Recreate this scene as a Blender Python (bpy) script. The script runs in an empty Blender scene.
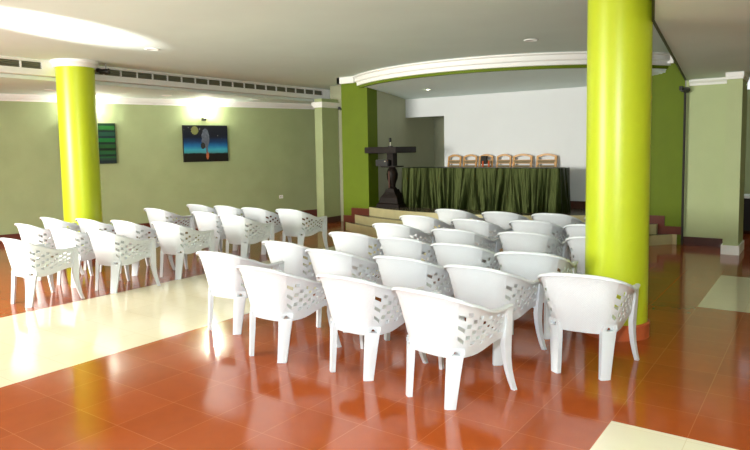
import bpy, bmesh, math, random
from mathutils import Vector, Matrix
random.seed(7)
S = bpy.context.scene
COL = S.collection
PI = math.pi

# ------------------------------------------------------------------ materials
def lin(c):
    return tuple(((v/255)/12.92 if v/255 <= .04045 else ((v/255+.055)/1.055)**2.4) for v in c)

def mat(name, rgb, rough=.5, spec=.5, noise=0, nscale=8, emit=None, estr=0, metal=0, sheen=0, coat=0, bump=0, bscale=40):
    m = bpy.data.materials.new(name); m.use_nodes = True
    nt = m.node_tree; b = nt.nodes['Principled BSDF']
    c = lin(rgb)
    b.inputs['Base Color'].default_value = (*c, 1)
    b.inputs['Roughness'].default_value = rough
    b.inputs['Specular IOR Level'].default_value = spec
    b.inputs['Metallic'].default_value = metal
    b.inputs['Sheen Weight'].default_value = sheen
    b.inputs['Coat Weight'].default_value = coat
    if noise or bump:
        tc = nt.nodes.new('ShaderNodeTexCoord')
    if noise:
        n = nt.nodes.new('ShaderNodeTexNoise'); n.inputs['Scale'].default_value = nscale; n.inputs['Detail'].default_value = 5
        r = nt.nodes.new('ShaderNodeMapRange'); r.inputs['From Min'].default_value = .3; r.inputs['From Max'].default_value = .7
        r.inputs['To Min'].default_value = 1-noise; r.inputs['To Max'].default_value = 1+noise
        mx = nt.nodes.new('ShaderNodeVectorMath'); mx.operation = 'SCALE'; mx.inputs[0].default_value = c
        nt.links.new(tc.outputs['Object'], n.inputs['Vector']); nt.links.new(n.outputs['Fac'], r.inputs['Value'])
        nt.links.new(r.outputs['Result'], mx.inputs['Scale']); nt.links.new(mx.outputs['Vector'], b.inputs['Base Color'])
    if bump:
        n = nt.nodes.new('ShaderNodeTexNoise'); n.inputs['Scale'].default_value = bscale
        bp = nt.nodes.new('ShaderNodeBump'); bp.inputs['Strength'].default_value = bump; bp.inputs['Distance'].default_value = .01
        nt.links.new(tc.outputs['Object'], n.inputs['Vector']); nt.links.new(n.outputs['Fac'], bp.inputs['Height'])
        nt.links.new(bp.outputs['Normal'], b.inputs['Normal'])
    if emit:
        b.inputs['Emission Color'].default_value = (*lin(emit), 1); b.inputs['Emission Strength'].default_value = estr
    return m

def tile_mat(name, base, grout, var, size=.39, ox=0, oy=0, rough=.1, gw=.0045):
    m = bpy.data.materials.new(name); m.use_nodes = True
    nt = m.node_tree; b = nt.nodes['Principled BSDF']; N = nt.nodes.new; L = nt.links.new
    tc = N('ShaderNodeTexCoord'); sp = N('ShaderNodeSeparateXYZ'); L(tc.outputs['Object'], sp.inputs[0])
    def math_(op, a, bb=None):
        n = N('ShaderNodeMath'); n.operation = op
        for i, v in enumerate((a, bb)):
            if v is None: continue
            if isinstance(v, (int, float)): n.inputs[i].default_value = v
            else: L(v, n.inputs[i])
        return n.outputs[0]
    masks = []; cells = []
    for k, off in (('X', ox), ('Y', oy)):
        u = math_('DIVIDE', math_('SUBTRACT', sp.outputs[k], off), size)
        cells.append(math_('FLOOR', u)); fr = math_('FRACT', u)
        d = math_('MINIMUM', fr, math_('SUBTRACT', 1.0, fr))
        masks.append(math_('LESS_THAN', d, gw/size/2))
    g = math_('MAXIMUM', masks[0], masks[1])
    cb = N('ShaderNodeCombineXYZ'); L(cells[0], cb.inputs[0]); L(cells[1], cb.inputs[1])
    wn = N('ShaderNodeTexWhiteNoise'); wn.noise_dimensions = '3D'; L(cb.outputs[0], wn.inputs['Vector'])
    no = N('ShaderNodeTexNoise'); no.inputs['Scale'].default_value = 9; no.inputs['Detail'].default_value = 6
    L(tc.outputs['Object'], no.inputs['Vector'])
    s = math_('ADD', math_('MULTIPLY', wn.outputs['Value'], var), math_('MULTIPLY', no.outputs['Fac'], var*1.6))
    s = math_('ADD', s, 1-var*1.3)
    sc = N('ShaderNodeVectorMath'); sc.operation = 'SCALE'; sc.inputs[0].default_value = lin(base); L(s, sc.inputs['Scale'])
    mx = N('ShaderNodeMix'); mx.data_type = 'RGBA'; L(g, mx.inputs['Factor']); L(sc.outputs['Vector'], mx.inputs[6]); mx.inputs[7].default_value = (*lin(grout), 1)
    L(mx.outputs[2], b.inputs['Base Color'])
    b.inputs['Roughness'].default_value = rough
    no2 = N('ShaderNodeTexNoise'); no2.inputs['Scale'].default_value = 2.2; L(tc.outputs['Object'], no2.inputs['Vector'])
    bp = N('ShaderNodeBump'); bp.inputs['Strength'].default_value = .05; bp.inputs['Distance'].default_value = .02
    L(no2.outputs['Fac'], bp.inputs['Height']); L(bp.outputs['Normal'], b.inputs['Normal'])
    return m

def woven_plastic(name, rgb):
    m = mat(name, rgb, rough=.38, spec=.45)
    nt = m.node_tree; b = nt.nodes['Principled BSDF']; N = nt.nodes.new; L = nt.links.new
    tc = N('ShaderNodeTexCoord'); outs = []
    for ang in (.8, -.8):
        mp = N('ShaderNodeMapping'); mp.inputs['Rotation'].default_value = (0, ang, 0); L(tc.outputs['Object'], mp.inputs[0])
        w = N('ShaderNodeTexWave'); w.inputs['Scale'].default_value = 26; w.bands_direction = 'X'; L(mp.outputs[0], w.inputs['Vector']); outs.append(w.outputs['Fac'])
    mx = N('ShaderNodeMath'); mx.operation = 'MAXIMUM'; L(outs[0], mx.inputs[0]); L(outs[1], mx.inputs[1])
    bp = N('ShaderNodeBump'); bp.inputs['Strength'].default_value = .35; bp.inputs['Distance'].default_value = .004
    L(mx.outputs[0], bp.inputs['Height']); L(bp.outputs['Normal'], b.inputs['Normal'])
    return m

def satin(name, rgb):
    m = mat(name, rgb, rough=.4, spec=.5)
    m.node_tree.nodes['Principled BSDF'].inputs['Specular Tint'].default_value = (.5, .62, .22, 1)
    nt = m.node_tree; b = nt.nodes['Principled BSDF']; N = nt.nodes.new; L = nt.links.new
    tc = N('ShaderNodeTexCoord'); mp = N('ShaderNodeMapping'); mp.inputs['Scale'].default_value = (9, 9, .9); L(tc.outputs['Object'], mp.inputs[0])
    n = N('ShaderNodeTexNoise'); n.inputs['Scale'].default_value = 3; n.inputs['Detail'].default_value = 4; L(mp.outputs[0], n.inputs['Vector'])
    bp = N('ShaderNodeBump'); bp.inputs['Strength'].default_value = .6; bp.inputs['Distance'].default_value = .03
    L(n.outputs['Fac'], bp.inputs['Height']); L(bp.outputs['Normal'], b.inputs['Normal'])
    return m

M = {}
M['terra'] = tile_mat('terracotta_tile', (160, 74, 26), (180, 98, 50), .13, .39, -.53, 1.58, rough=.11)
M['cream'] = tile_mat('cream_tile', (226, 220, 190), (214, 202, 164), .03, .39, -.53, 1.58, rough=.1, gw=.004)
M['ceil'] = mat('ceiling_paint', (228, 242, 238), rough=.8, noise=.02, nscale=1.5)
M['white_trim'] = mat('white_trim_paint', (248, 249, 246), rough=.5)
M['white_wall'] = mat('white_wall_paint', (222, 226, 228), rough=.7, noise=.015, nscale=2)
M['olive'] = mat('pale_olive_wall_paint', (168, 181, 134), rough=.65, noise=.05, nscale=2.5, bump=.15, bscale=60)
M['olive_r'] = mat('pale_sage_wall_paint', (178, 191, 142), rough=.65, noise=.03, nscale=2.5)
M['grey_green'] = mat('grey_green_wall_paint', (180, 182, 154), rough=.7, noise=.04, nscale=3)
M['lime'] = mat('lime_green_gloss_paint', (190, 208, 38), rough=.33, spec=.5, noise=.03, nscale=3)
M['green'] = mat('moss_green_wall_paint', (98, 118, 10), rough=.6, spec=.25, noise=.05, nscale=4)
M['skirt'] = mat('red_brown_skirting_tile', (98, 42, 26), rough=.3, noise=.12, nscale=12)
M['skirt_dark'] = mat('dark_brown_skirting', (74, 36, 22), rough=.35, noise=.12, nscale=12)
M['terra_skirt'] = mat('terracotta_skirting', (186, 92, 52), rough=.3, noise=.1, nscale=14)
M['riser'] = mat('cream_riser_stone', (190, 182, 138), rough=.4, noise=.06, nscale=7)
M['tread'] = mat('grey_brown_tread_tile', (96, 88, 74), rough=.25, noise=.08, nscale=8)
M['plastic'] = mat('white_moulded_plastic', (212, 219, 223), rough=.35, spec=.5)
M['weave'] = woven_plastic('white_woven_plastic', (212, 219, 223))
M['satin'] = satin('dark_green_satin', (14, 20, 4))
M['wood'] = mat('honey_wood', (190, 140, 70), rough=.4, noise=.12, nscale=18)
M['wood_seat'] = mat('olive_brown_upholstery', (128, 112, 82), rough=.8)
M['dark_wood'] = mat('dark_stained_wood', (26, 18, 13), rough=.5, spec=.2, noise=.2, nscale=22)
M['black'] = mat('black_plastic', (18, 18, 18), rough=.4)
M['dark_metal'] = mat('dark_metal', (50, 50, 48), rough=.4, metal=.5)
M['grille_dark'] = mat('grey_olive_louvre', (128, 128, 106), rough=.6)
M['lamp_on'] = mat('lit_lamp_glass', (255, 250, 225), emit=(255, 250, 215), estr=7)
M['down_on'] = mat('lit_downlight_glass', (255, 250, 225), emit=(255, 248, 205), estr=7)
M['lamp_off'] = mat('frosted_lamp_glass', (236, 234, 215), rough=.3)
M['cloth_dark'] = mat('dark_grey_cloth', (52, 50, 46), rough=.9)
M['orange'] = mat('orange_cloth', (196, 84, 34), rough=.8)
M['metal'] = mat('grey_metal', (150, 150, 150), rough=.35, metal=.8)
M['chrome_lit'] = mat('small_mic_clip', (200, 195, 180), rough=.3)

# ------------------------------------------------------------------ mesh helpers
class MB:
    def __init__(s): s.b = bmesh.new()
    def quad(s, pts, mi=0):
        f = s.b.faces.new([s.b.verts.new(p) for p in pts]); f.material_index = mi; return f
    def box(s, x0, y0, z0, x1, y1, z1, mi=0):
        v = [s.b.verts.new(p) for p in ((x0,y0,z0),(x1,y0,z0),(x1,y1,z0),(x0,y1,z0),(x0,y0,z1),(x1,y0,z1),(x1,y1,z1),(x0,y1,z1))]
        for q in ((0,3,2,1),(4,5,6,7),(0,1,5,4),(1,2,6,5),(2,3,7,6),(3,0,4,7)):
            s.b.faces.new([v[i] for i in q]).material_index = mi
        return s
    def obox(s, c, ux, uy, uz, mi=0):
        c, ux, uy, uz = map(Vector, (c, ux, uy, uz))
        v = [s.b.verts.new(c+a*ux+b_*uy+d*uz) for d in (-1,1) for a, b_ in ((-1,-1),(1,-1),(1,1),(-1,1))]
        for q in ((0,3,2,1),(4,5,6,7),(0,1,5,4),(1,2,6,5),(2,3,7,6),(3,0,4,7)):
            s.b.faces.new([v[i] for i in q]).material_index = mi
        return s
    def prism(s, poly, z0, z1, mi=0, side=None):
        lo = [s.b.verts.new((x,y,z0)) for x, y in poly]; hi = [s.b.verts.new((x,y,z1)) for x, y in poly]
        s.b.faces.new(lo[::-1]).material_index = mi; s.b.faces.new(hi).material_index = mi
        n = len(poly)
        for i in range(n):
            s.b.faces.new([lo[i], lo[(i+1)%n], hi[(i+1)%n], hi[i]]).material_index = mi if side is None else side
        return s
    def prism_y(s, poly, y0, y1, mi=0):
        lo = [s.b.verts.new((x,y0,z)) for x, z in poly]; hi = [s.b.verts.new((x,y1,z)) for x, z in poly]
        s.b.faces.new(lo).material_index = mi; s.b.faces.new(hi[::-1]).material_index = mi
        n = len(poly)
        for i in range(n): s.b.faces.new([lo[(i+1)%n], lo[i], hi[i], hi[(i+1)%n]]).material_index = mi
        return s
    def lathe(s, prof, n=32, c=(0,0,0), mi=0):
        rings = []
        for r, z in prof:
            if r < 1e-5: rings.append([s.b.verts.new((c[0],c[1],c[2]+z))])
            else: rings.append([s.b.verts.new((c[0]+r*math.cos(2*PI*i/n), c[1]+r*math.sin(2*PI*i/n), c[2]+z)) for i in range(n)])
        for a, b_ in zip(rings, rings[1:]):
            for i in range(n):
                j = (i+1) % n
                vs = ([a[0]] if len(a)==1 else [a[i], a[j]]) + ([b_[0]] if len(b_)==1 else [b_[j], b_[i]])
                if len(vs) >= 3: s.b.faces.new(vs).material_index = mi
        for R in (rings[0], rings[-1]):
            if len(R) > 2:
                try: s.b.faces.new(R).material_index = mi
                except ValueError: pass
        return s
    def tube(s, pts, r, n=8, mi=0):
        pts = [Vector(p) for p in pts]
        if isinstance(r, (int, float)): r = [r]*len(pts)
        rings = []; up = Vector((0,0,1))
        for i, p in enumerate(pts):
            t = (pts[min(i+1,len(pts)-1)]-pts[max(i-1,0)]).normalized()
            a = t.cross(up)
            if a.length < 1e-3: a = t.cross(Vector((0,1,0)))
            a.normalize(); b_ = a.cross(t)
            rings.append([s.b.verts.new(p+r[i]*(a*math.cos(2*PI*k/n)+b_*math.sin(2*PI*k/n))) for k in range(n)])
        for A, B in zip(rings, rings[1:]):
            for k in range(n): s.b.faces.new([A[k], A[(k+1)%n], B[(k+1)%n], B[k]]).material_index = mi
        s.b.faces.new(rings[0][::-1]).material_index = mi; s.b.faces.new(rings[-1]).material_index = mi
        return s
    def loft(s, secs, mi=0, caps=True):
        rings = [[s.b.verts.new(p) for p in sec] for sec in secs]; n = len(rings[0]); out = []
        for A, B in zip(rings, rings[1:]):
            for k in range(n):
                f = s.b.faces.new([A[k], A[(k+1)%n], B[(k+1)%n], B[k]]); f.material_index = mi; out.append(f)
        if caps:
            s.b.faces.new(rings[0][::-1]).material_index = mi; s.b.faces.new(rings[-1]).material_index = mi
        return out
    def build(s, name, mats, parent=None, smooth=None, bevel=0):
        if bevel:
            bmesh.ops.bevel(s.b, geom=[e for e in s.b.edges], offset=bevel, segments=2, affect='EDGES', clamp_overlap=True)
        bmesh.ops.recalc_face_normals(s.b, faces=s.b.faces)
        me = bpy.data.meshes.new(name); s.b.to_mesh(me); s.b.free()
        for m in (mats if isinstance(mats, (list, tuple)) else [mats]): me.materials.append(m)
        if smooth is not None:
            me.shade_smooth(); me.set_sharp_from_angle(angle=math.radians(smooth))
        o = bpy.data.objects.new(name, me); COL.objects.link(o)
        if parent: o.parent = parent
        return o

def tag(o, label, cat, group=None, kind=None):
    o['label'] = label; o['category'] = cat
    if group: o['group'] = group
    if kind: o['kind'] = kind
    return o
def struct(o): o['kind'] = 'structure'; return o
def empty(name, loc=(0,0,0), rz=0):
    o = bpy.data.objects.new(name, None); COL.objects.link(o); o.location = loc; o.rotation_euler = (0,0,rz); o.empty_display_size = .2
    return o

# ------------------------------------------------------------------ camera
F, YAW, PITCH, ROLL, H = 625.5, .6191, .0805, -.0175, 1.56
def camera():
    cy, sy, cp, sp, cr, sr = math.cos(YAW), math.sin(YAW), math.cos(PITCH), math.sin(PITCH), math.cos(ROLL), math.sin(ROLL)
    R = Matrix(((cr,-sr,0),(sr,cr,0),(0,0,1))) @ Matrix(((1,0,0),(0,cp,-sp),(0,sp,cp))) @ Matrix(((cy,0,sy),(0,1,0),(-sy,0,cy)))
    W = R @ Matrix(((1,0,0),(0,0,-1),(0,1,0)))
    T = W.transposed()
    right = T @ Vector((1,0,0)); up = T @ Vector((0,-1,0)); back = T @ Vector((0,0,-1))
    c = bpy.data.cameras.new('camera'); o = bpy.data.objects.new('camera', c); COL.objects.link(o)
    o.matrix_world = Matrix(((right.x,up.x,back.x,0),(right.y,up.y,back.y,0),(right.z,up.z,back.z,H),(0,0,0,1)))
    c.sensor_width = 36; c.lens = F/750*36; c.shift_y = -25/750; c.clip_start = .05
    S.camera = o
    return o
camera()

# ------------------------------------------------------------------ room shell
ZC, ZSOF, ZR = 2.95, 2.67, 2.53           # main ceiling, left aisle soffit, right bay ceiling
SC = (-5.24, 13.12)                       # centre of the stage arcs
R1, R2, R3 = 4.22, 4.10, 3.93
BC, BR = (-5.02, 12.43), 3.555            # overhead curved cornice
BX = -9.32                                 # face of the left beam
YB = 10.93                                # back wall of the stage

def floor():
    xs = [-14, -6.42, -4.47, -.92, 1.42, 3.5]; ys = [-3.5, 1.19, 3.57, 6.6, 8.35, 14]
    mb = MB(); vs = {}
    for i, x in enumerate(xs):
        for j, y in enumerate(ys): vs[i,j] = mb.b.verts.new((x,y,0))
    for i in range(5):
        for j in range(5):
            f = mb.b.faces.new([vs[i,j], vs[i+1,j], vs[i+1,j+1], vs[i,j+1]])
            if i == 1 or (i == 3 and j in (1, 3)): f.material_index = 1
    # slab underside
    mb.quad([(-14,-3.5,-.1),(3.5,-3.5,-.1),(3.5,14,-.1),(-14,14,-.1)])
    return struct(mb.build('floor', [M['terra'], M['cream']]))
floor()

struct(MB().box(-14, -3.5, ZC, 3.5, 14, ZC+.1).build('ceiling', M['ceil']))
struct(MB().box(-14, -3.5, ZSOF, BX-.12, 14, ZSOF+.05).build('ceiling_left', M['ceil']))
# right bay: lower ceiling, its edge runs over the column line
struct(MB().prism([(-.88,-3.5),(3.5,-3.5),(3.5,14),(-.9,14),(-.9,10.64),(-1.70,10.64),(-1.09,5.33),(-.88,4.3)], ZR, ZR+.12).build('ceiling_right', M['ceil']))
struct(MB().prism([(-.90,-3.5),(-.88,-3.5),(-.88,4.3),(-1.09,5.33),(-1.70,10.6),(-1.72,10.6),(-1.11,5.33),(-.90,4.3)], ZR-.012, ZC).build('trim_shadow_lip', M['dark_metal']))  # edge fascia; its dark colour and lip paint in the ceiling's shadow gap

# left beam with two recessed air grilles
def beam():
    mb = MB()
    mb.box(BX-.12, -3.5, 2.915, BX, 11.35, ZC+.0)
    mb.box(BX-.12, -3.5, 2.725, BX, 11.35, 2.815)
    for y0, y1 in ((-3.5, 1.5), (4.75, 5.43), (11.1, 11.35)): mb.box(BX-.12, y0, 2.815, BX, y1, 2.915)
    mb.box(BX-.14, -3.5, 2.725, BX-.12, 11.35, ZC)
    mb.box(BX, -3.5, 2.925, BX+.025, 11.35, ZC); mb.box(BX, -3.5, 2.725, BX+.012, 11.35, 2.755)
    struct(mb.build('trim_2', M['white_trim']))
beam()
def grille(y0, y1, label):
    t = empty('air_grille', (BX-.06, (y0+y1)/2, 2.815))
    h = (y1-y0)/2; L = .10
    def p(name, mb, m): o = mb.build(name, m, t); return o
    p('backing_panel', MB().box(.012, -h+.002, .002, .018, h-.002, L-.002), M['grille_dark'])
    mb = MB()
    for k in range(3):
        z = .02+.03*k
        mb.obox((.036, 0, z), (.012,0,-.006), (0,h-.002,0), (.001,0,.0025))
    p('louvre', mb, M['grille_dark'])
    n = int(round((y1-y0)/.3))
    for k in range(1, n):
        y = -h+k*(y1-y0)/n
        p('divider', MB().box(.03, y-.010, .003, .057, y+.010, L-.003), M['white_trim'])
    tag(t, label, 'air grille', 'linear air grilles in the white beam')
grille(1.5, 4.75, 'white slotted air grille in the beam, short visible run left of the far green column')
grille(5.43, 11.1, 'long white slotted air grille in the beam, running right of the far green column')

# left wall (its plane turns in slightly towards the stage)
A = Vector((-11.95, 5.5, 0)); B = Vector((-10.0, 11.3, 0)); U = (B-A).normalized(); NW = Vector((U.y, -U.x, 0))
def wp(u, z, d=0): return A+U*u+NW*d+Vector((0,0,z))
def wall_slab(name, u0, u1, z0, z1, d0, d1, m, bevel=0):
    mb = MB(); mb.obox(wp((u0+u1)/2, (z0+z1)/2, (d0+d1)/2), U*(u1-u0)/2, NW*(d1-d0)/2, (0,0,(z1-z0)/2))
    return mb.build(name, m)
struct(wall_slab('wall_left', -9, 8.2, 0, ZSOF, -.15, 0, M['olive']))
struct(wall_slab('baseboard_left', -9, 8.2, 0, .14, 0, .018, M['skirt']))
mb = MB()
prof = [(0, 2.545), (.012, 2.545), (.02, 2.57), (.05, 2.60), (.07, 2.64), (.075, ZSOF), (0, ZSOF)]
mb.loft([[wp(u, z, d) for d, z in prof] for u in (-9, 8.2)])
struct(mb.build('trim_3', M['white_trim']))

# square pilaster at the end of the aisle and the wall closing the aisle behind it
def box_struct(name, b, m): return struct(MB().box(*b).build(name, m))
box_struct('wall_aisle', (-10.0, 12.6, 0, -7.9, 12.75, ZSOF), M['olive'])

def pilaster():
    t = empty('square_pillar', (-8.655, 10.42, 0))
    MB().box(-.105, -.27, 0, .095, .27, ZSOF-.02).build('shaft', M['olive'], t)
    MB().box(-.115, -.28, 0, .105, .28, .13).build('skirting', M['skirt_dark'], t)
    MB().box(-.15, -.315, 2.50, .14, .315, 2.575).box(-.13, -.295, 2.46, .12, .295, 2.50).build('cornice', M['white_trim'], t)
    tag(t, 'slim square olive pillar with white cornice, left of the moss green stage pillar', 'pillar')
pilaster()
struct(MB().prism([(-8.78,10.7),(-8.5,10.7),(-7.62,10.35),(-7.62,10.5),(-8.5,10.85),(-8.78,10.85)], 0, ZC).build('wall_corner', M['grey_green']))

# stage surround
def left_stage_pillar():
    t = empty('stage_pillar', (-7.29, 9.6, 0))
    MB().box(-.31, 0, 0, .31, .32, ZC).build('shaft', M['green'], t)
    mb = MB()
    X = lambda x: x+7.29
    prof = [(X(-7.6),0),(X(-7.57),0),(X(-7.57),.157),(X(-7.3),.157),(X(-7.3),.313),(X(-6.98),.313),(X(-6.98),.44),(X(-7.40),.44),(X(-7.40),.29),(X(-7.6),.29)]
    mb.prism_y(prof, -.014, 0)
    mb.build('skirting', M['skirt'], t)
    MB().box(-.37, -.05, 2.83, -.31, .32, ZC).box(-.37, -.05, 2.83, .02, 0, ZC).build('cornice', M['white_trim'], t)
    tag(t, 'moss green square pillar at the left end of the stage, beside the lectern', 'pillar')
left_stage_pillar()
def right_stage_pillar():
    t = empty('stage_pillar', (-2.06, 10.62, 0))
    MB().box(-.34, 0, 0, .34, .31, ZC).build('shaft', M['green'], t)
    X = lambda x: x+2.06
    prof = [(X(-1.72),.157),(X(-1.72),.28),(X(-1.97),.28),(X(-1.97),.44),(X(-2.4),.44),(X(-2.4),.313),(X(-2.075),.313),(X(-2.075),.157)]
    MB().prism_y(prof, -.014, 0).build('skirting', M['skirt'], t)
    MB().box(-.34, -.06, 2.80, .18, 0, ZC).box(-.34, -.035, 2.76, .02, 0, 2.80).build('cornice', M['white_trim'], t)
    tag(t, 'moss green square pillar at the right end of the stage, behind the big lime column', 'pillar')
right_stage_pillar()
box_struct('wall_stage_side', (-7.12, 9.92, 0, -6.98, 12.1, 2.9), M['grey_green'])
mb = MB().box(-6.08, YB, 0, -1.6, YB+.14, 2.9).box(-6.98, YB, 2.2, -6.08, YB+.14, 2.9)
struct(mb.build('wall_back', M['white_wall']))
box_struct('wall_passage', (-6.98, 12.1, 0, -5.0, 12.2, 2.9), M['grey_green'])
box_struct('ceiling_passage', (-6.98, YB+.14, 2.55, -5.0, 12.1, 2.6), M['ceil'])
box_struct('floor_passage', (-6.98, YB, 0, -5.0, 12.1, .47), M['tread'])
box_struct('baseboard_back', (-6.08, YB-.018, .47, -2.4, YB, .60), M['skirt_dark'])
box_struct('baseboard_side', (-6.98, 9.95, .47, -6.965, YB, .58), M['skirt_dark'])

def arc(c, r, x0, x1, n=48):
    out = []
    for i in range(n+1):
        x = x0+(x1-x0)*i/n; out.append((x, c[1]-math.sqrt(r*r-(x-c[0])**2)))
    return out
def arc_ang(c, r, x0, x1, n=48):
    a0 = math.asin((x0-c[0])/r); a1 = math.asin((x1-c[0])/r)
    return [(c[0]+r*math.sin(a0+(a1-a0)*i/n), c[1]-r*math.cos(a0+(a1-a0)*i/n)) for i in range(n+1)]
def xat(c, r, y, sgn): return c[0]+sgn*math.sqrt(r*r-(c[1]-y)**2)

def stage():
    t = empty('stage', (0, 0, 0))
    for nm, r, z0, z1 in (('step', R1, 0, .157), ('step', R2, .157, .313), ('platform', R3, .313, .47)):
        xl = xat(SC, r, 9.584, -1); xr = xat(SC, r, 10.604, 1)
        xl = max(xl, -7.6)
        if z0 > 0: xr = min(xr, -2.07)
        poly = arc_ang(SC, r, xl, xr)
        if z0 == 0: poly.append((-1.79, 10.6)); xr = -1.79
        poly += [(xr, 10.62), (-2.4, 10.62), (-2.4, YB), (-6.98, YB), (-6.98, 9.6)] if xr > -2.4 else [(xr, YB), (-6.98, YB), (-6.98, 9.6)]
        if xl < -6.99: poly += [(xl, 9.6)]
        MB().prism(poly, z0, z1, 0, 1).build(nm, [M['tread'], M['riser']], t)
    tag(t, 'curved stage with cream risers under the green draped table', 'stage')
stage()

# curved cornice and sloping stage ceiling
def cornice():
    prof = [(0.0, ZC), (-.10, ZC), (-.10, ZC-.02), (-.06, ZC-.035), (-.06, ZC-.10), (-.03, ZC-.12), (-.03, ZC-.175), (0, ZC-.18)]
    a0 = math.asin((-7.45-BC[0])/BR); a1 = math.asin((-1.95-BC[0])/BR); n = 60
    secs = []
    for i in range(n+1):
        a = a0+(a1-a0)*i/n
        secs.append([(BC[0]+(BR-d)*math.sin(a), BC[1]-(BR-d)*math.cos(a), z) for d, z in prof])
    mb = MB(); mb.loft(secs); struct(mb.build('trim_4', M['white_trim'], smooth=30))
    prof = [(.05, ZC), (.0, ZC-.18), (.0, ZC-.225), (.05, ZC-.225)]
    secs = []
    for i in range(n+1):
        a = a0+(a1-a0)*i/n
        secs.append([(BC[0]+(BR-d)*math.sin(a), BC[1]-(BR-d)*math.cos(a), z) for d, z in prof])
    mb = MB(); mb.loft(secs); struct(mb.build('trim_5', M['green'], smooth=30))
    mb = MB(); r = BR-.03
    fr = [(BC[0]+r*math.sin(a0+(a1-a0)*i/n), BC[1]-r*math.cos(a0+(a1-a0)*i/n)) for i in range(n+1)]
    for i in range(n):
        (xa, ya), (xb, yb) = fr[i], fr[i+1]
        xa2 = -7.0+5.4*i/n; xb2 = -7.0+5.4*(i+1)/n
        if ya > YB-.02 and yb > YB-.02: continue
        za = ZC-.215
        mb.quad([(xa, ya, za), (xb, yb, za), (xb2, YB+.05, 2.565), (xa2, YB+.05, 2.565)])
    struct(mb.build('ceiling_stage', M['ceil']))
cornice()

# right bay walls
YR = 10.64
box_struct('wall_right', (-1.72, YR, 0, -1.08, YR+.14, ZR), M['olive_r'])
box_struct('baseboard_right', (-1.70, YR-.018, 0, -1.09, YR, .13), M['skirt_dark'])
mb = MB(); prof = [(0, 2.44), (-.02, 2.44), (-.03, 2.47), (-.07, 2.50), (-.07, ZR), (0, ZR)]
mb.loft([[(x, YR+d, z) for d, z in prof] for x in (-1.66, -1.09)])
struct(mb.build('trim_6', M['white_trim']))
def white_foot_pilaster():
    t = empty('square_pillar', (-1.0, 10.3, 0))
    MB().box(-.09, -.33, 0, .10, .34, ZR).build('shaft', M['olive_r'], t)
    MB().box(-.11, -.35, 0, .12, .34, .13).build('base_block', M['white_trim'], t)
    MB().box(-.10, -.40, 2.47, .12, .34, ZR).box(-.10, -.37, 2.44, .11, .34, 2.47).build('cornice', M['white_trim'], t)
    tag(t, 'square sage pillar with a white base block at the far right', 'pillar')
white_foot_pilaster()
box_struct('wall_outer_right', (3.5, -3.5, 0, 3.62, 14, ZR), M['olive_r'])
box_struct('wall_far_right', (-1.2, 13.3, 0, 3.5, 13.42, ZR), M['olive_r'])
box_struct('baseboard_far_right', (-1.2, 13.28, 0, 3.5, 13.3, .13), M['skirt_dark'])
t = empty('cabinet', (-.9, 12.6, 0))
MB().box(-.5, -.25, .06, .9, .25, .62).build('body', M['dark_wood'], t)
MB().box(-.54, -.28, .62, .94, .26, .66).build('top', M['white_trim'], t)
for x in (-.47, .83): MB().box(x, -.2, 0, x+.05, .2, .06).build('foot', M['dark_wood'], t)
tag(t, 'low dark cabinet with a pale top beyond the white based pillar at the right edge', 'cabinet')

# ------------------------------------------------------------------ round columns
def column(x, y, r, ztop, label, cap, skirt):
    t = empty('round_column', (x, y, 0))
    MB().lathe([(r,0),(r,ztop)], 64).build('shaft', M['lime'], t, smooth=40)
    MB().lathe([(r,0),(r+.018,0),(r+.018,.115),(r+.008,.125),(r,.125)], 64).build('skirting', skirt, t, smooth=40)
    if cap:
        MB().lathe([(r,ztop-.10),(r+.02,ztop-.10),(r+.035,ztop-.06),(r+.06,ztop-.04),(r+.06,ztop),(r,ztop)], 64).build('capital', M['white_trim'], t, smooth=40)
    tag(t, label, 'column')
column(-1.355, 5.34, .246, ZC, 'big bright lime green round column standing among the chairs on the right', False, M['terra_skirt'])
column(-9.14, 5.15, .268, ZC, 'lime green round column under the white beam, left of the night sky painting', True, M['skirt'])

# ------------------------------------------------------------------ white plastic armchairs
def smooth01(t): t = max(0, min(1, t)); return t*t*(3-2*t)
KN = [0, .2, .36, .44, .70, 1.0]
BOT = [(0,-.245), (.105,-.238), (.178,-.212), (.203,-.170), (.236,0), (.262,.20)]
TOP = [(0,-.335), (.145,-.318), (.246,-.268), (.283,-.195), (.290,0), (.282,.22)]
RIM = [.712, .705, .678, .646, .572, .565]
def spline(P, a):
    K = [-KN[1]]+KN+[1.3]
    Q = [tuple(v*(-1 if i == 0 and len(P[0]) == 2 else 1) for i, v in enumerate(P[1]))]+list(P)+[tuple(2*p-q for p, q in zip(P[-1], P[-2]))]
    for i in range(1, 6):
        if a <= K[i+1]+1e-9: break
    h = K[i+1]-K[i]; t = (a-K[i])/h; out = []
    for c in range(len(P[0])):
        m0 = (Q[i+1][c]-Q[i-1][c])/(K[i+1]-K[i-1])*h; m1 = (Q[i+2][c]-Q[i][c])/(K[i+2]-K[i])*h
        out.append((2*t**3-3*t*t+1)*Q[i][c]+(t**3-2*t*t+t)*m0+(-2*t**3+3*t*t)*Q[i+1][c]+(t**3-t*t)*m1)
    return out
def rim_z(a): return spline([(z,) for z in RIM], a)[0]
def low_z(a): return .30+.055*smooth01((a-.55)/.4)+.052*max(0, 1-abs(a-.36)/.055)
def shell(s, v):
    a = abs(s); sg = 1 if s >= 0 else -1
    zt, zl = rim_z(a), low_z(a)
    xb, yb = spline(BOT, a); xt, yt = spline(TOP, a)
    w = v**.95
    fl = .012*max(0, (v-.85)/.15)
    x, y = xb+(xt-xb)*w, yb+(yt-yb)*w
    nx, ny = (0, -1) if a < .2 else ((.6, -.8) if a < .44 else (1, 0))
    return Vector((sg*(x+fl*nx), y+fl*ny, zl+(zt-zl)*v))

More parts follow.
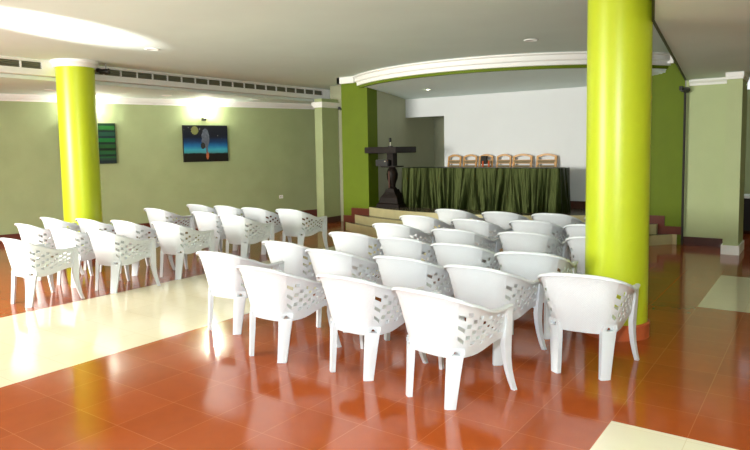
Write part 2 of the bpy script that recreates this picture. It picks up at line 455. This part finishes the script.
S_MID = [i*.06-.36 for i in range(13)]
S_LAT = [.36+.57*i/9 for i in range(10)]+[.965, 1.0]
V_ALL = [0, .12, .22]+[.22+.64*i/6 for i in range(1, 7)]+[.93, 1.0]
TH = .007
def shell_part(ss, lattice):
    bm = bmesh.new(); V = {}
    for i, s_ in enumerate(ss):
        for j, v in enumerate(V_ALL): V[i,j] = bm.verts.new(shell(s_, v))
    for i in range(len(ss)-1):
        for j in range(len(V_ALL)-1):
            q = [V[i,j], V[i+1,j], V[i+1,j+1], V[i,j+1]]
            hole = lattice and 2 <= j < 8 and i in lattice and (i+j) % 2 == 0
            if not hole: bm.faces.new(q); continue
            s0, s1, v0, v1 = ss[i], ss[i+1], V_ALL[j], V_ALL[j+1]
            ring = []
            for (a, b_) in ((-.40,-.48),(.38,-.30),(.40,.48),(-.38,.30)):
                ring.append(bm.verts.new(shell((s0+s1)/2+a*(s1-s0), (v0+v1)/2+b_*(v1-v0))))
            for k in range(4): bm.faces.new([q[k], q[(k+1)%4], ring[(k+1)%4], ring[k]])
    bmesh.ops.recalc_face_normals(bm, faces=bm.faces)
    bmesh.ops.solidify(bm, geom=bm.faces[:], thickness=TH)
    mb = MB(); mb.b.free(); mb.b = bm
    return mb

def make_chair():
    r = empty('plastic_armchair')
    shell_part(S_MID, None).build('backrest', M['weave'], r, smooth=50)
    shell_part(S_LAT, range(0, 9)).build('arm_panel', M['plastic'], r, smooth=50)
    shell_part([-s_ for s_ in S_LAT], range(0, 9)).build('arm_panel', M['plastic'], r, smooth=50)
    # rolled rim
    pts = []
    for i in range(61):
        s_ = -1+2*i/60; pts.append(shell(s_, 1.0))
    secs = []
    for i, p in enumerate(pts):
        t = (pts[min(i+1,60)]-pts[max(i-1,0)]).normalized(); out = t.cross(Vector((0,0,1))).normalized(); up = out.cross(t).normalized()
        if up.z < 0: up = -up
        if out.dot(Vector((p.x, p.y+.0, 0))) < 0: out = -out
        wd = .020 if abs(-1+2*i/60) > .55 else .015
        secs.append([p+out*wd*.9-up*.012, p+out*wd+up*.001, p+out*wd*.5+up*.008, p-out*wd*.6+up*.007, p-out*wd*.8-up*.004])
    mb = MB(); mb.loft(secs); mb.build('top_rim', M['plastic'], r, smooth=60)
    # seat
    mb = MB(); n = 24; ring = []
    path = []
    for i in range(n+1):
        s_ = -1+2*i/n; x, y = spline(BOT, abs(s_)); x = math.copysign(x, s_); path.append((x*1.0, y+.004))
    c = mb.b.verts.new((0, 0, .362)); inner = [mb.b.verts.new((x*.6, y*.6, .366)) for x, y in path]; outer = [mb.b.verts.new((x, y, .385)) for x, y in path]
    for i in range(n):
        mb.b.faces.new([inner[i], inner[i+1], outer[i+1], outer[i]]); mb.b.faces.new([c, inner[i+1], inner[i]])
    mb.b.faces.new([c, inner[0], inner[n]])
    fl, fr_ = outer[0], outer[n]
    a = mb.b.verts.new((0, .245, .392)); mb.b.faces.new([inner[0], outer[0], a]); mb.b.faces.new([inner[n], a, outer[n]]); mb.b.faces.new([inner[0], a, inner[n]])
    f0 = [mb.b.verts.new(p) for p in ((path[0][0], path[0][1]+.012, .33), (0, .255, .345), (path[n][0], path[n][1]+.012, .33))]
    mb.b.faces.new([outer[0], f0[0], f0[1], a]); mb.b.faces.new([a, f0[1], f0[2], outer[n]])
    bmesh.ops.recalc_face_normals(mb.b, faces=mb.b.faces); bmesh.ops.solidify(mb.b, geom=mb.b.faces[:], thickness=.012)
    mb.build('seat', M['plastic'], r, smooth=50)
    for sx in (-1, 1):
        # rear leg: broad angled blade with a stacking slot at its head
        d = Vector((.78*sx, .62, 0)); nrm = Vector((.62*sx, -.78, 0))
        secs = []
        for z, cx, cy, w, th in ((0,.163,-.252,.036,.017),(.10,.166,-.240,.041,.018),(.22,.170,-.226,.047,.020),(.30,.174,-.217,.052,.021),(.325,.176,-.213,.053,.020)):
            c_ = Vector((cx*sx, cy, z))
            secs.append([c_-d*w-nrm*th, c_-d*w*.96+nrm*th*.7, c_-d*w*.4+nrm*th, c_+d*w*.4+nrm*th, c_+d*w*.96+nrm*th*.7, c_+d*w-nrm*th])
        mb = MB(); mb.loft(secs)
        # head above the slot: two cheeks and a cap leave an open notch
        for o_, w in ((-.040, .013), (.040, .013)):
            c_ = Vector((.177*sx, -.209, .3375))+d*o_
            mb.obox(c_, d*w, nrm*.018, (0,0,.0125))
        mb.obox(Vector((.178*sx, -.206, .356)), d*.050, nrm*.016, (0,0,.008))
        mb.build('leg', M['plastic'], r, smooth=35)
        # front leg: arm post that sweeps outwards at the foot
        secs = []
        for z, cx, cy, w, th in ((.562,.284,.213,.030,.013),(.45,.278,.214,.030,.014),(.36,.270,.213,.036,.015),(.30,.266,.212,.038,.015),(.22,.266,.218,.030,.015),(.14,.272,.228,.025,.014),(.06,.283,.245,.021,.013),(0,.294,.262,.018,.012)):
            c_ = Vector((cx*sx, cy, z)); a_ = Vector((.25*sx, 1, 0)).normalized(); b_ = Vector((a_.y, -a_.x, 0))*sx
            secs.append([c_-a_*w-b_*th, c_+a_*w-b_*th, c_+a_*w*.8+b_*th, c_-a_*w*.8+b_*th])
        mb = MB(); mb.loft(secs); mb.build('leg', M['plastic'], r, smooth=35)
    return r
proto = make_chair(); used = []
def copy_tree(o):
    c = o.copy(); COL.objects.link(c)
    for ch in o.children:
        d = ch.copy(); COL.objects.link(d); d.parent = c
    return c
def place(x, y, deg, label, group):      # x, y = midpoint of the rear feet
    o = proto if not used else copy_tree(proto)
    used.append(o); a = math.radians(deg)
    o.location = (x - .25*math.sin(a), y + .25*math.cos(a), 0); o.rotation_euler = (0, 0, a)
    tag(o, label, 'chair', group)

ROWS = ['nearest row', 'second row', 'third row', 'fourth row', 'fifth row', 'row closest to the stage']
G1 = 'white plastic armchairs in the middle block'; G2 = 'white plastic armchairs in the left block'
MID = [
 [(-4.20,3.58,4,'leftmost of the nearest row, its feet by the cream strip'),
  (-3.365,3.275,0,'second from left in the nearest row of the middle block'),
  (-2.615,3.335,-2,'third from left in the nearest row of the middle block'),
  (-1.925,3.24,-8,'rightmost of the nearest row, the closest to the camera'),],
 [(-4.13,4.30,0,'leftmost of the second row in the middle block'),
  (-3.43,4.14,0,'second from left in the second row of the middle block'),
  (-2.70,4.15,0,'third from left in the second row of the middle block'),
  (-2.01,4.09,-3,'fourth from left in the second row of the middle block'),
  (-1.29,4.18,5,'standing on its own in front of the big lime column'),],
 [(-3.97,5.12,0,'leftmost of the third row in the middle block'),
  (-3.30,5.06,0,'second from left in the third row of the middle block'),
  (-2.63,4.97,0,'third from left in the third row of the middle block'),
  (-1.92,4.85,8,'rightmost of the third row, left beside the big lime column'),],
 [(-4.01,5.97,0,'leftmost of the fourth row in the middle block'),
  (-3.14,5.85,0,'second from left in the fourth row of the middle block'),
  (-2.41,5.97,4,'third from left in the fourth row of the middle block'),
  (-1.69,5.97,6,'rightmost of the fourth row, half behind the big lime column'),],
 [(-4.19,6.83,0,'leftmost of the fifth row in the middle block'),
  (-3.39,6.75,-3,'second from left in the fifth row of the middle block'),
  (-2.71,6.95,0,'third from left in the fifth row of the middle block'),
  (-2.02,6.88,4,'rightmost of the fifth row, partly behind the big lime column'),],
 [(-4.19,7.74,-4,'leftmost of the row closest to the stage'),
  (-3.43,7.70,0,'second from left in the row closest to the stage'),
  (-2.76,7.78,0,'third from left in the row closest to the stage'),
  (-2.10,7.87,0,'rightmost of the row closest to the stage, beside the lime column'),],
]
for row in MID:
    for x, y, a, l in row: place(x, y, a, 'white plastic armchair, '+l, G1)
LEFT = [
 (-6.78,3.09,2,'at the left edge of the photo, first along the cream strip'),
 (-6.60,3.93,2,'second along the cream strip from the left'),
 (-6.60,4.80,2,'third along the cream strip from the left'),
 (-6.52,5.80,0,'fourth along the cream strip from the left'),
 (-6.35,6.75,0,'last along the cream strip, nearest the square pillar'),
 (-7.30,3.86,2,'behind the gap between the first and second strip chairs'),
 (-8.10,3.84,0,'far left, behind the first chair of the cream strip'),
 (-7.29,4.66,0,'in front of the far green column, behind second strip chair'),
 (-7.94,4.55,0,'its rim overlapping the foot of the far green column'),
 (-8.59,4.40,0,'left block, just left of the far green column'),
 (-7.24,5.92,0,'left block, second line, behind the fourth strip chair'),
 (-8.42,5.93,0,'nearest the wall, right of the far green column'),
 (-7.02,6.68,0,'left block, second line, left behind the last strip chair'),
 (-7.70,6.72,0,'right one of two far chairs below the night sky painting'),
 (-8.36,6.70,0,'left one of two far chairs below the night sky painting'),
]
for x, y, a, l in LEFT: place(x, y, a, 'white plastic armchair, '+l, G2)

# ------------------------------------------------------------------ table with satin skirt
t = empty('banquet_table', (-4.91, 10.16, .47))
MB().box(-1.47, -.235, .695, 1.47, .255, .73).build('tabletop', M['dark_wood'], t)
for x in (-1.38, 1.38):
    for y in (-.19, .21): MB().box(x-.025, y-.025, 0, x+.025, y+.025, .695).build('leg', M['dark_wood'], t)
tag(t, 'long banquet table on the stage hidden under the dark green satin skirt', 'table')
def skirt():
    mb = MB(); z0, z1 = .473, 1.207
    P = [(-6.4,10.43), (-6.4,9.91), (-3.42,9.91), (-3.42,10.43)]
    path = []
    for (xa, ya), (xb, yb) in zip(P, P[1:]):
        L = math.hypot(xb-xa, yb-ya); n = int(L/.018)
        nx, ny = (yb-ya)/L, -(xb-xa)/L
        for i in range(n): path.append((xa+(xb-xa)*i/n, ya+(yb-ya)*i/n, nx, ny))
    path.append((*P[-1], 1, 0))
    rr = random.Random(3); ph = [rr.uniform(0, 6.28) for _ in range(8)]
    fans = [rr.uniform(0, 4.2) for _ in range(9)]
    nz = 12; rows = []
    Lt = len(path)
    for k in range(nz+1):
        q = k/nz; row = []                    # 0 top .. 1 bottom
        for i, (x, y, nx, ny) in enumerate(path):
            u = i*.018
            sh = sum(.5*math.exp(-((u-f_)/.22)**2)*(u-f_)*1.3 for f_ in fans)
            w = u-sh*q*.9
            d = .030*math.sin(w*30+ph[0]+1.3*math.sin(w*2.1+ph[1]))+.026*math.sin(w*17+ph[2]+2*math.sin(w*1.3+ph[3]))+.010*math.sin(w*61+ph[4])
            amp = .25+.75*q
            edge = min(1, i/6, (Lt-1-i)/6)
            o_ = (.004+(d+.055)*amp)*edge+.002
            row.append(mb.b.verts.new((x+nx*o_, y+ny*o_, z1-(z1-z0)*q)))
        rows.append(row)
    for a, b_ in zip(rows, rows[1:]):
        for i in range(Lt-1): mb.b.faces.new([a[i], a[i+1], b_[i+1], b_[i]])
    # cloth over the top
    top = [mb.b.verts.new(p) for p in ((-6.4,10.43,z1+.004),(-6.4,9.905,z1+.004),(-3.42,9.905,z1+.004),(-3.42,10.43,z1+.004))]
    mb.b.faces.new(top)
    o = mb.build('table_skirt', M['satin'], None, smooth=60)
    tag(o, 'dark green satin skirt pleated around the long table on the stage', 'table skirt')
skirt()

# ------------------------------------------------------------------ wooden chairs behind the table
def wooden(x, y, deg, label, w=.255, first=[], sc=1):
    if first:
        r = copy_tree(first[0])
    else:
        r = empty('wooden_chair'); first.append(r); h = w/2
        for sx in (-1, 1):
            mb = MB(); mb.loft([[(sx*h-.016, yy-.018, z), (sx*h+.016, yy-.018, z), (sx*h+.016, yy+.018, z), (sx*h-.016, yy+.018, z)] for z, yy in ((0,.235),(.43,.20),(.75,.215),(.955,.25))])
            mb.build('back_post', M['wood'], r)
            MB().box(sx*h-.018, -.20, 0, sx*h+.018, -.164, .43).build('front_leg', M['wood'], r)
        MB().box(-h-.02, -.21, .43, h+.02, .20, .455).build('seat_frame', M['wood'], r)
        MB().box(-h+.01, -.20, .455, h-.01, .18, .485).build('seat_cushion', M['wood_seat'], r)
        mb = MB(); n = 10
        mb.loft([[(-h-.016+(w+.032)*i/n, .235, .925+.045*math.sin(PI*i/n)), (-h-.016+(w+.032)*i/n, .262, .925+.045*math.sin(PI*i/n)), (-h-.016+(w+.032)*i/n, .262, .965+.045*math.sin(PI*i/n)), (-h-.016+(w+.032)*i/n, .235, .965+.045*math.sin(PI*i/n))] for i in range(n+1)])
        mb.build('top_rail', M['wood'], r)
        MB().box(-h, .215, .83, h, .24, .885).build('back_slat', M['wood_seat'], r)
        MB().box(-h, .20, .70, h, .225, .79).build('back_slat', M['wood_seat'], r)
        MB().box(-h, .22, .885, h, .24, .895).box(-h, .218, .82, h, .238, .83).build('slat_edge', M['wood'], r)
        MB().box(-h+.018, -.19, .2, h-.018, -.17, .23).build('stretcher', M['wood'], r)
    r.scale = (1.3 if x > -4.5 else 1, 1, .96); r.location = (x, y, .47); r.rotation_euler = (0, 0, math.radians(deg))
    tag(r, label, 'chair', 'wooden chairs behind the stage table')
for x, y, a, l in ((-5.81,10.62,0,'leftmost of the six, beside the dark passage'),
                   (-5.475,10.62,0,'second from left of the six'),
                   (-5.145,10.62,0,'third from left, dark cloth over its back'),
                   (-4.78,10.62,0,'third from right of the six'),
                   (-4.42,10.62,0,'second from right of the six'),
                   (-3.97,10.62,0,'rightmost of the six, standing apart')):
    wooden(x, y, a, 'honey wood chair behind the green table, '+l)
t = empty('draped_cloth', (-5.165, 10.59, 1.35))
mb = MB(); mb.loft([[(-.05,.19,-.10),(.05,.19,-.10),(.05,.205,-.10),(-.05,.205,-.10)],[(-.06,.195,-.02),(.06,.195,-.02),(.06,.225,-.02),(-.06,.225,-.02)],[(-.055,.205,.055),(.055,.205,.055),(.055,.27,.055),(-.055,.27,.055)]])
mb.build('cloth', M['cloth_dark'], t, smooth=60)
for x in (0.0, .12): MB().box(x-.014, .165, -.24, x+.014, .178, -.04).build('orange_strap', M['orange'], t)
tag(t, 'dark cloth with two orange strips hanging on the third wooden chair from left', 'cloth')

# ------------------------------------------------------------------ lectern
t = empty('lectern', (-6.6, 9.84, .47))
MB().box(-.36, -.39, 1.02, .35, .31, 1.135).build('desk_top', M['dark_wood'], t, bevel=.008)
MB().box(-.07, -.07, .78, .07, .07, 1.02).build('neck', M['dark_wood'], t)
MB().box(-.17, -.14, .755, .17, .14, .775).build('shelf', M['dark_wood'], t)
MB().lathe([(.07,.755),(.06,.74),(.09,.70),(.11,.62),(.10,.54),(.065,.44),(.06,.38),(.09,.35),(.09,.33)], 24).build('baluster', M['dark_wood'], t, smooth=40)
secs = [[(-w,-d,z),(w,-d,z),(w,d,z),(-w,d,z)] for z, w, d in ((0,.25,.18),(.06,.25,.18),(.08,.22,.16),(.18,.19,.14),(.28,.11,.10),(.335,.09,.09))]
mb = MB(); mb.loft(secs); mb.build('base', M['dark_wood'], t)
MB().box(-.012, -.115, .36, .012, -.1, .68).build('front_strip', M['skirt_dark'], t)
tag(t, 'dark wooden lectern with broad square top on a turned stem at stage left', 'lectern')
t = empty('speaker_box', (-6.72, 9.73, 1.247))
MB().box(-.14, -.07, 0, .14, .03, .12).build('body', M['black'], t, bevel=.01)
MB().lathe([(0,0),(.012,0),(.012,.004),(0,.004)], 10).build('knob', M['chrome_lit'], t)
t.children[1].rotation_euler = (PI/2, 0, 0); t.children[1].location = (.08, -.07, .09)
tag(t, 'small black box standing on the lectern shelf below the top', 'speaker')
t = empty('microphone', (-6.58, 9.76, 1.605))
MB().lathe([(.05,0),(.05,.012),(.012,.018)], 16).build('foot', M['black'], t, smooth=40)
MB().tube([(0,0,.015),(0,0,.09)], .008).build('stem', M['chrome_lit'], t, smooth=60)
MB().lathe([(0,.085),(.018,.09),(.026,.11),(.026,.15),(.018,.165),(0,.17)], 16).build('head', M['black'], t, smooth=40)
tag(t, 'small microphone with a black head standing on the lectern top', 'microphone')

# ------------------------------------------------------------------ paintings
def paint_mat_night():
    m = bpy.data.materials.new('night_sky_paint'); m.use_nodes = True
    nt = m.node_tree; b = nt.nodes['Principled BSDF']; N = nt.nodes.new; L = nt.links.new
    tc = N('ShaderNodeTexCoord'); sp = N('ShaderNodeSeparateXYZ'); L(tc.outputs['Generated'], sp.inputs[0])
    n = N('ShaderNodeTexNoise'); n.inputs['Scale'].default_value = 7; L(tc.outputs['Generated'], n.inputs['Vector'])
    ad = N('ShaderNodeMath'); ad.operation = 'MULTIPLY_ADD'; L(n.outputs['Fac'], ad.inputs[0]); ad.inputs[1].default_value = .06; L(sp.outputs['Z'], ad.inputs[2])
    r = N('ShaderNodeValToRGB'); L(ad.outputs[0], r.inputs[0]); e = r.color_ramp.elements
    e[0].position = 0; e[0].color = (*lin((22,20,16)),1); e[1].position = 1; e[1].color = (*lin((20,22,32)),1)
    for p, c in ((.24,(24,22,18)),(.27,(70,150,160)),(.36,(60,165,190)),(.46,(30,110,170)),(.58,(18,52,100)),(.70,(16,24,44))):
        k = e.new(p); k.color = (*lin(c),1)
    vo = N('ShaderNodeTexVoronoi'); vo.inputs['Scale'].default_value = 9; L(tc.outputs['Generated'], vo.inputs['Vector'])
    lt = N('ShaderNodeMath'); lt.operation = 'LESS_THAN'; L(vo.outputs['Distance'], lt.inputs[0]); lt.inputs[1].default_value = .12
    gt = N('ShaderNodeMath'); gt.operation = 'GREATER_THAN'; L(sp.outputs['Z'], gt.inputs[0]); gt.inputs[1].default_value = .62
    mu = N('ShaderNodeMath'); mu.operation = 'MULTIPLY'; L(lt.outputs[0], mu.inputs[0]); L(gt.outputs[0], mu.inputs[1])
    mx = N('ShaderNodeMix'); mx.data_type = 'RGBA'; L(mu.outputs[0], mx.inputs['Factor']); L(r.outputs[0], mx.inputs[6]); mx.inputs[7].default_value = (*lin((120,120,116)),1)
    L(mx.outputs[2], b.inputs['Base Color']); b.inputs['Roughness'].default_value = .4
    return m
def paint_mat_green():
    m = bpy.data.materials.new('dark_green_block_paint'); m.use_nodes = True
    nt = m.node_tree; b = nt.nodes['Principled BSDF']; N = nt.nodes.new; L = nt.links.new
    tc = N('ShaderNodeTexCoord'); mp = N('ShaderNodeMapping'); mp.inputs['Rotation'].default_value = (PI/2,0,0); mp.inputs['Scale'].default_value = (1,1,1)
    sp = N('ShaderNodeSeparateXYZ'); L(tc.outputs['Generated'], sp.inputs[0]); cb = N('ShaderNodeCombineXYZ'); L(sp.outputs['Y'], cb.inputs[0]); L(sp.outputs['Z'], cb.inputs[1])
    br = N('ShaderNodeTexBrick'); L(cb.outputs[0], br.inputs['Vector']); br.inputs['Scale'].default_value = 3.2; br.inputs['Mortar Size'].default_value = .035
    br.inputs['Color1'].default_value = (*lin((22,70,52)),1); br.inputs['Color2'].default_value = (*lin((14,36,34)),1); br.inputs['Mortar'].default_value = (*lin((40,120,62)),1)
    vo = N('ShaderNodeTexVoronoi'); vo.distance = 'CHEBYCHEV'; vo.inputs['Scale'].default_value = 6; L(cb.outputs[0], vo.inputs['Vector'])
    mx = N('ShaderNodeMix'); mx.data_type = 'RGBA'; mx.blend_type = 'MULTIPLY'; mx.inputs['Factor'].default_value = .8
    L(br.outputs['Color'], mx.inputs[6]); L(vo.outputs['Color'], mx.inputs[7])
    L(mx.outputs[2], b.inputs['Base Color']); b.inputs['Roughness'].default_value = .4
    return m
M['night'] = paint_mat_night(); M['circuit'] = paint_mat_green()
M['fig'] = mat('grey_figure_paint', (92, 96, 112), rough=.5, noise=.3, nscale=20)
M['moon'] = mat('ochre_moon_paint', (120, 122, 70), rough=.5)
M['fig_o'] = mat('orange_figure_paint', (196, 110, 70), rough=.5)
def painting(u0, u1, z0, z1, m, label, night):
    root = empty('painting', wp((u0+u1)/2, z0, 0), math.atan2(U.y, U.x))      # local x along the wall, local -y into the room
    w, h = (u1-u0)/2, z1-z0
    MB().box(-w, -.035, 0, w, -.002, h).build('frame', M['black'], root)
    mb = MB().box(-w+.012, -.042, .012, w-.012, -.034, h-.012)
    o = mb.build('canvas', m, root)
    if night:
        def blob(name, cx, cz, rx, rz, mm, n=20, y=-.0435):
            b_ = MB(); lo = [b_.b.verts.new((cx+rx*math.cos(2*PI*i/n)*(1+.12*math.sin(3*i)), y, cz+rz*math.sin(2*PI*i/n))) for i in range(n)]
            b_.b.faces.new(lo); r_ = bmesh.ops.extrude_face_region(b_.b, geom=b_.b.faces[:]); 
            for v in r_['geom']:
                if isinstance(v, bmesh.types.BMVert): v.co.y += .002
            return b_.build(name, mm, o)
        blob('painted_moon', -.24, h*.86, .08, .09, M['moon'])
        blob('painted_figure', -.01, h*.64, .085, .21, M['fig'])
        blob('painted_figure', -.07, h*.44, .05, .07, M['cloth_dark'], y=-.0437)
        blob('painted_stem', .015, h*.36, .022, .12, M['fig'])
        blob('painted_foot', .025, h*.17, .03, .085, M['fig_o'])
    tag(root, label, 'painting')
painting(.745, 1.755, 1.375, 2.165, M['circuit'], 'dark green block patterned painting on the wall, half behind the far green column', False)
painting(3.10, 4.09, 1.365, 2.14, M['night'], 'night sky painting with a blue glow and pale figure, under the lit wall lamp', True)

# ------------------------------------------------------------------ lamps and small fixtures
def pt(name, loc, power, color=(1,.97,.88), size=.04):
    l = bpy.data.lights.new(name, 'POINT'); l.energy = power; l.color = color; l.shadow_soft_size = size
    o = bpy.data.objects.new(name, l); COL.objects.link(o); o.location = loc; return o
def sconce(u, z, label):
    t = empty('wall_lamp', wp(u, z, 0), math.atan2(U.y, U.x))
    MB().box(-.05, -.018, -.12, .05, 0, -.06).build('wall_plate', M['dark_metal'], t)
    MB().tube([(0,-.015,-.09),(0,-.08,-.10),(0,-.10,-.06)], .008).build('arm', M['dark_metal'], t)
    o = MB().lathe([(0,-.06),(.03,-.06),(.055,0),(.065,.07),(.055,.075),(0,.06)], 20, (0,-.10,0)).build('glass_shade', M['lamp_on'], t, smooth=50)
    tag(t, label, 'wall lamp', 'lit wall lamps')
    return t
sconce(3.58, 2.36, 'lit wall lamp glowing just above the night sky painting')
sconce(1.18, 2.36, 'lit wall lamp above the green patterned painting, mostly behind the column')
for u, e in ((3.58, 8), (1.22, 10)):
    p = wp(u, 2.50, .13); pt('lamp_light', p, e)
def downlight(x, y, z, on, label, r=.075):
    t = empty('downlight', (x, y, z))
    MB().lathe([(r,0),(r+.02,0),(r+.02,-.008),(r,-.012),(r-.008,-.006)], 24).build('ring', M['white_trim'], t, smooth=40)
    MB().lathe([(0,-.004),(r-.006,-.004),(r-.006,0),(0,0)], 24).build('lens', M['down_on'] if on else M['lamp_off'], t)
    tag(t, label, 'ceiling light', 'recessed ceiling lights')
downlight(-10.75, 5.60, ZSOF, False, 'unlit recessed light in the aisle ceiling, left of the far green column')
downlight(-10.30, 7.60, ZSOF, False, 'dim recessed light in the aisle ceiling, just left of the lit one')
downlight(-10.42, 8.30, ZSOF, True, 'lit recessed light in the aisle ceiling above the night sky painting', .09)
downlight(-9.88, 9.55, ZSOF, False, 'dim recessed light in the aisle ceiling, nearest the square pillar')
downlight(-7.32, 5.21, ZC, False, 'recessed light in the main ceiling near the far green column')
downlight(-3.13, 7.97, ZC, False, 'recessed light in the main ceiling above the middle chairs')
downlight(-5.95, 10.1, 2.64, True, 'tiny lit lamp under the stage ceiling above the lectern', .03)

def mini_spot(x, y, z, up, label, rz):
    t = empty('spot_lamp', (x, y, z), rz)
    MB().tube([(0,0,.03),(0,0,up)], .008).build('rod', M['metal'], t)
    MB().tube([(-.09,0,.0),(.05,0,.0)], [.035,.045], 14).build('head', M['black'], t, smooth=50)
    MB().box(-.14, -.02, -.01, -.09, .02, .05).build('bracket', M['black'], t)
    tag(t, label, 'spot lamp', 'small black spot lamps on rods')
mini_spot(-8.95, 5.53, 2.82, .13, 'small black spot lamp on a rod beside the top of the far green column', .6)
mini_spot(-8.42, 10.75, 2.44, .23, 'small black spot lamp on a rod left of the moss green stage pillar', .6)
mini_spot(-1.70, 10.55, 2.38, .15, 'small black spot lamp in the corner by the right stage pillar', 1.2)
o = MB().tube([(-1.71,10.58,.0),(-1.71,10.58,2.36)], .018).build('conduit', M['cloth_dark'])
tag(o, 'thin dark conduit down the corner between the right stage pillar and sage wall', 'conduit')
t = empty('wall_socket', wp(5.37, .50, 0), math.atan2(U.y, U.x))
MB().box(-.05, -.012, -.04, .05, 0, .04).build('plate', M['white_trim'], t, bevel=.003)
for x in (-.018, .018): MB().box(x-.005, -.014, -.012, x+.005, -.011, .012).build('slot', M['black'], t)
tag(t, 'small white socket plate low on the olive wall left of the square pillar', 'wall socket')

# ------------------------------------------------------------------ light
w = bpy.data.worlds.new('world'); S.world = w; w.use_nodes = True
bg = w.node_tree.nodes['Background']; bg.inputs['Color'].default_value = (.93, .98, 1.0, 1); bg.inputs['Strength'].default_value = .26

def area(name, loc, target, sx, sy, power, color):
    l = bpy.data.lights.new(name, 'AREA'); l.shape = 'RECTANGLE'; l.size = sx; l.size_y = sy; l.energy = power; l.color = color
    o = bpy.data.objects.new(name, l); COL.objects.link(o); o.location = loc
    o.rotation_euler = (Vector(target)-Vector(loc)).to_track_quat('-Z', 'Y').to_euler(); return o
wl = area('window_light', (-8.6, -2.4, 1.9), (-7.0, 3.4, .3), 3.0, 2.0, 105, (1, .96, .87)); wl.data.spread = math.radians(100)
# the photographer's flash, just above and left of the lens
pt('camera_flash', (-.05, .02, H+.36), 118, (.93, .97, 1), .035)
# daylight bounced up on to the ceiling from the sunlit floor outside the window
l = bpy.data.lights.new('bounced_sunlight', 'SPOT'); l.energy = 1500; l.color = (1, .97, .9); l.spot_size = math.radians(11); l.spot_blend = .35; l.shadow_soft_size = .1
o = bpy.data.objects.new('bounced_sunlight', l); COL.objects.link(o); o.location = (-5.2, -1.6, .5)
o.rotation_euler = (Vector((-6.85, 3.65, ZC))-o.location).to_track_quat('-Z', 'Y').to_euler()

S.view_settings.view_transform = 'Standard'; S.view_settings.look = 'None'
S.view_settings.exposure = 2.0; S.view_settings.gamma = 1; S.view_settings.use_curve_mapping = False
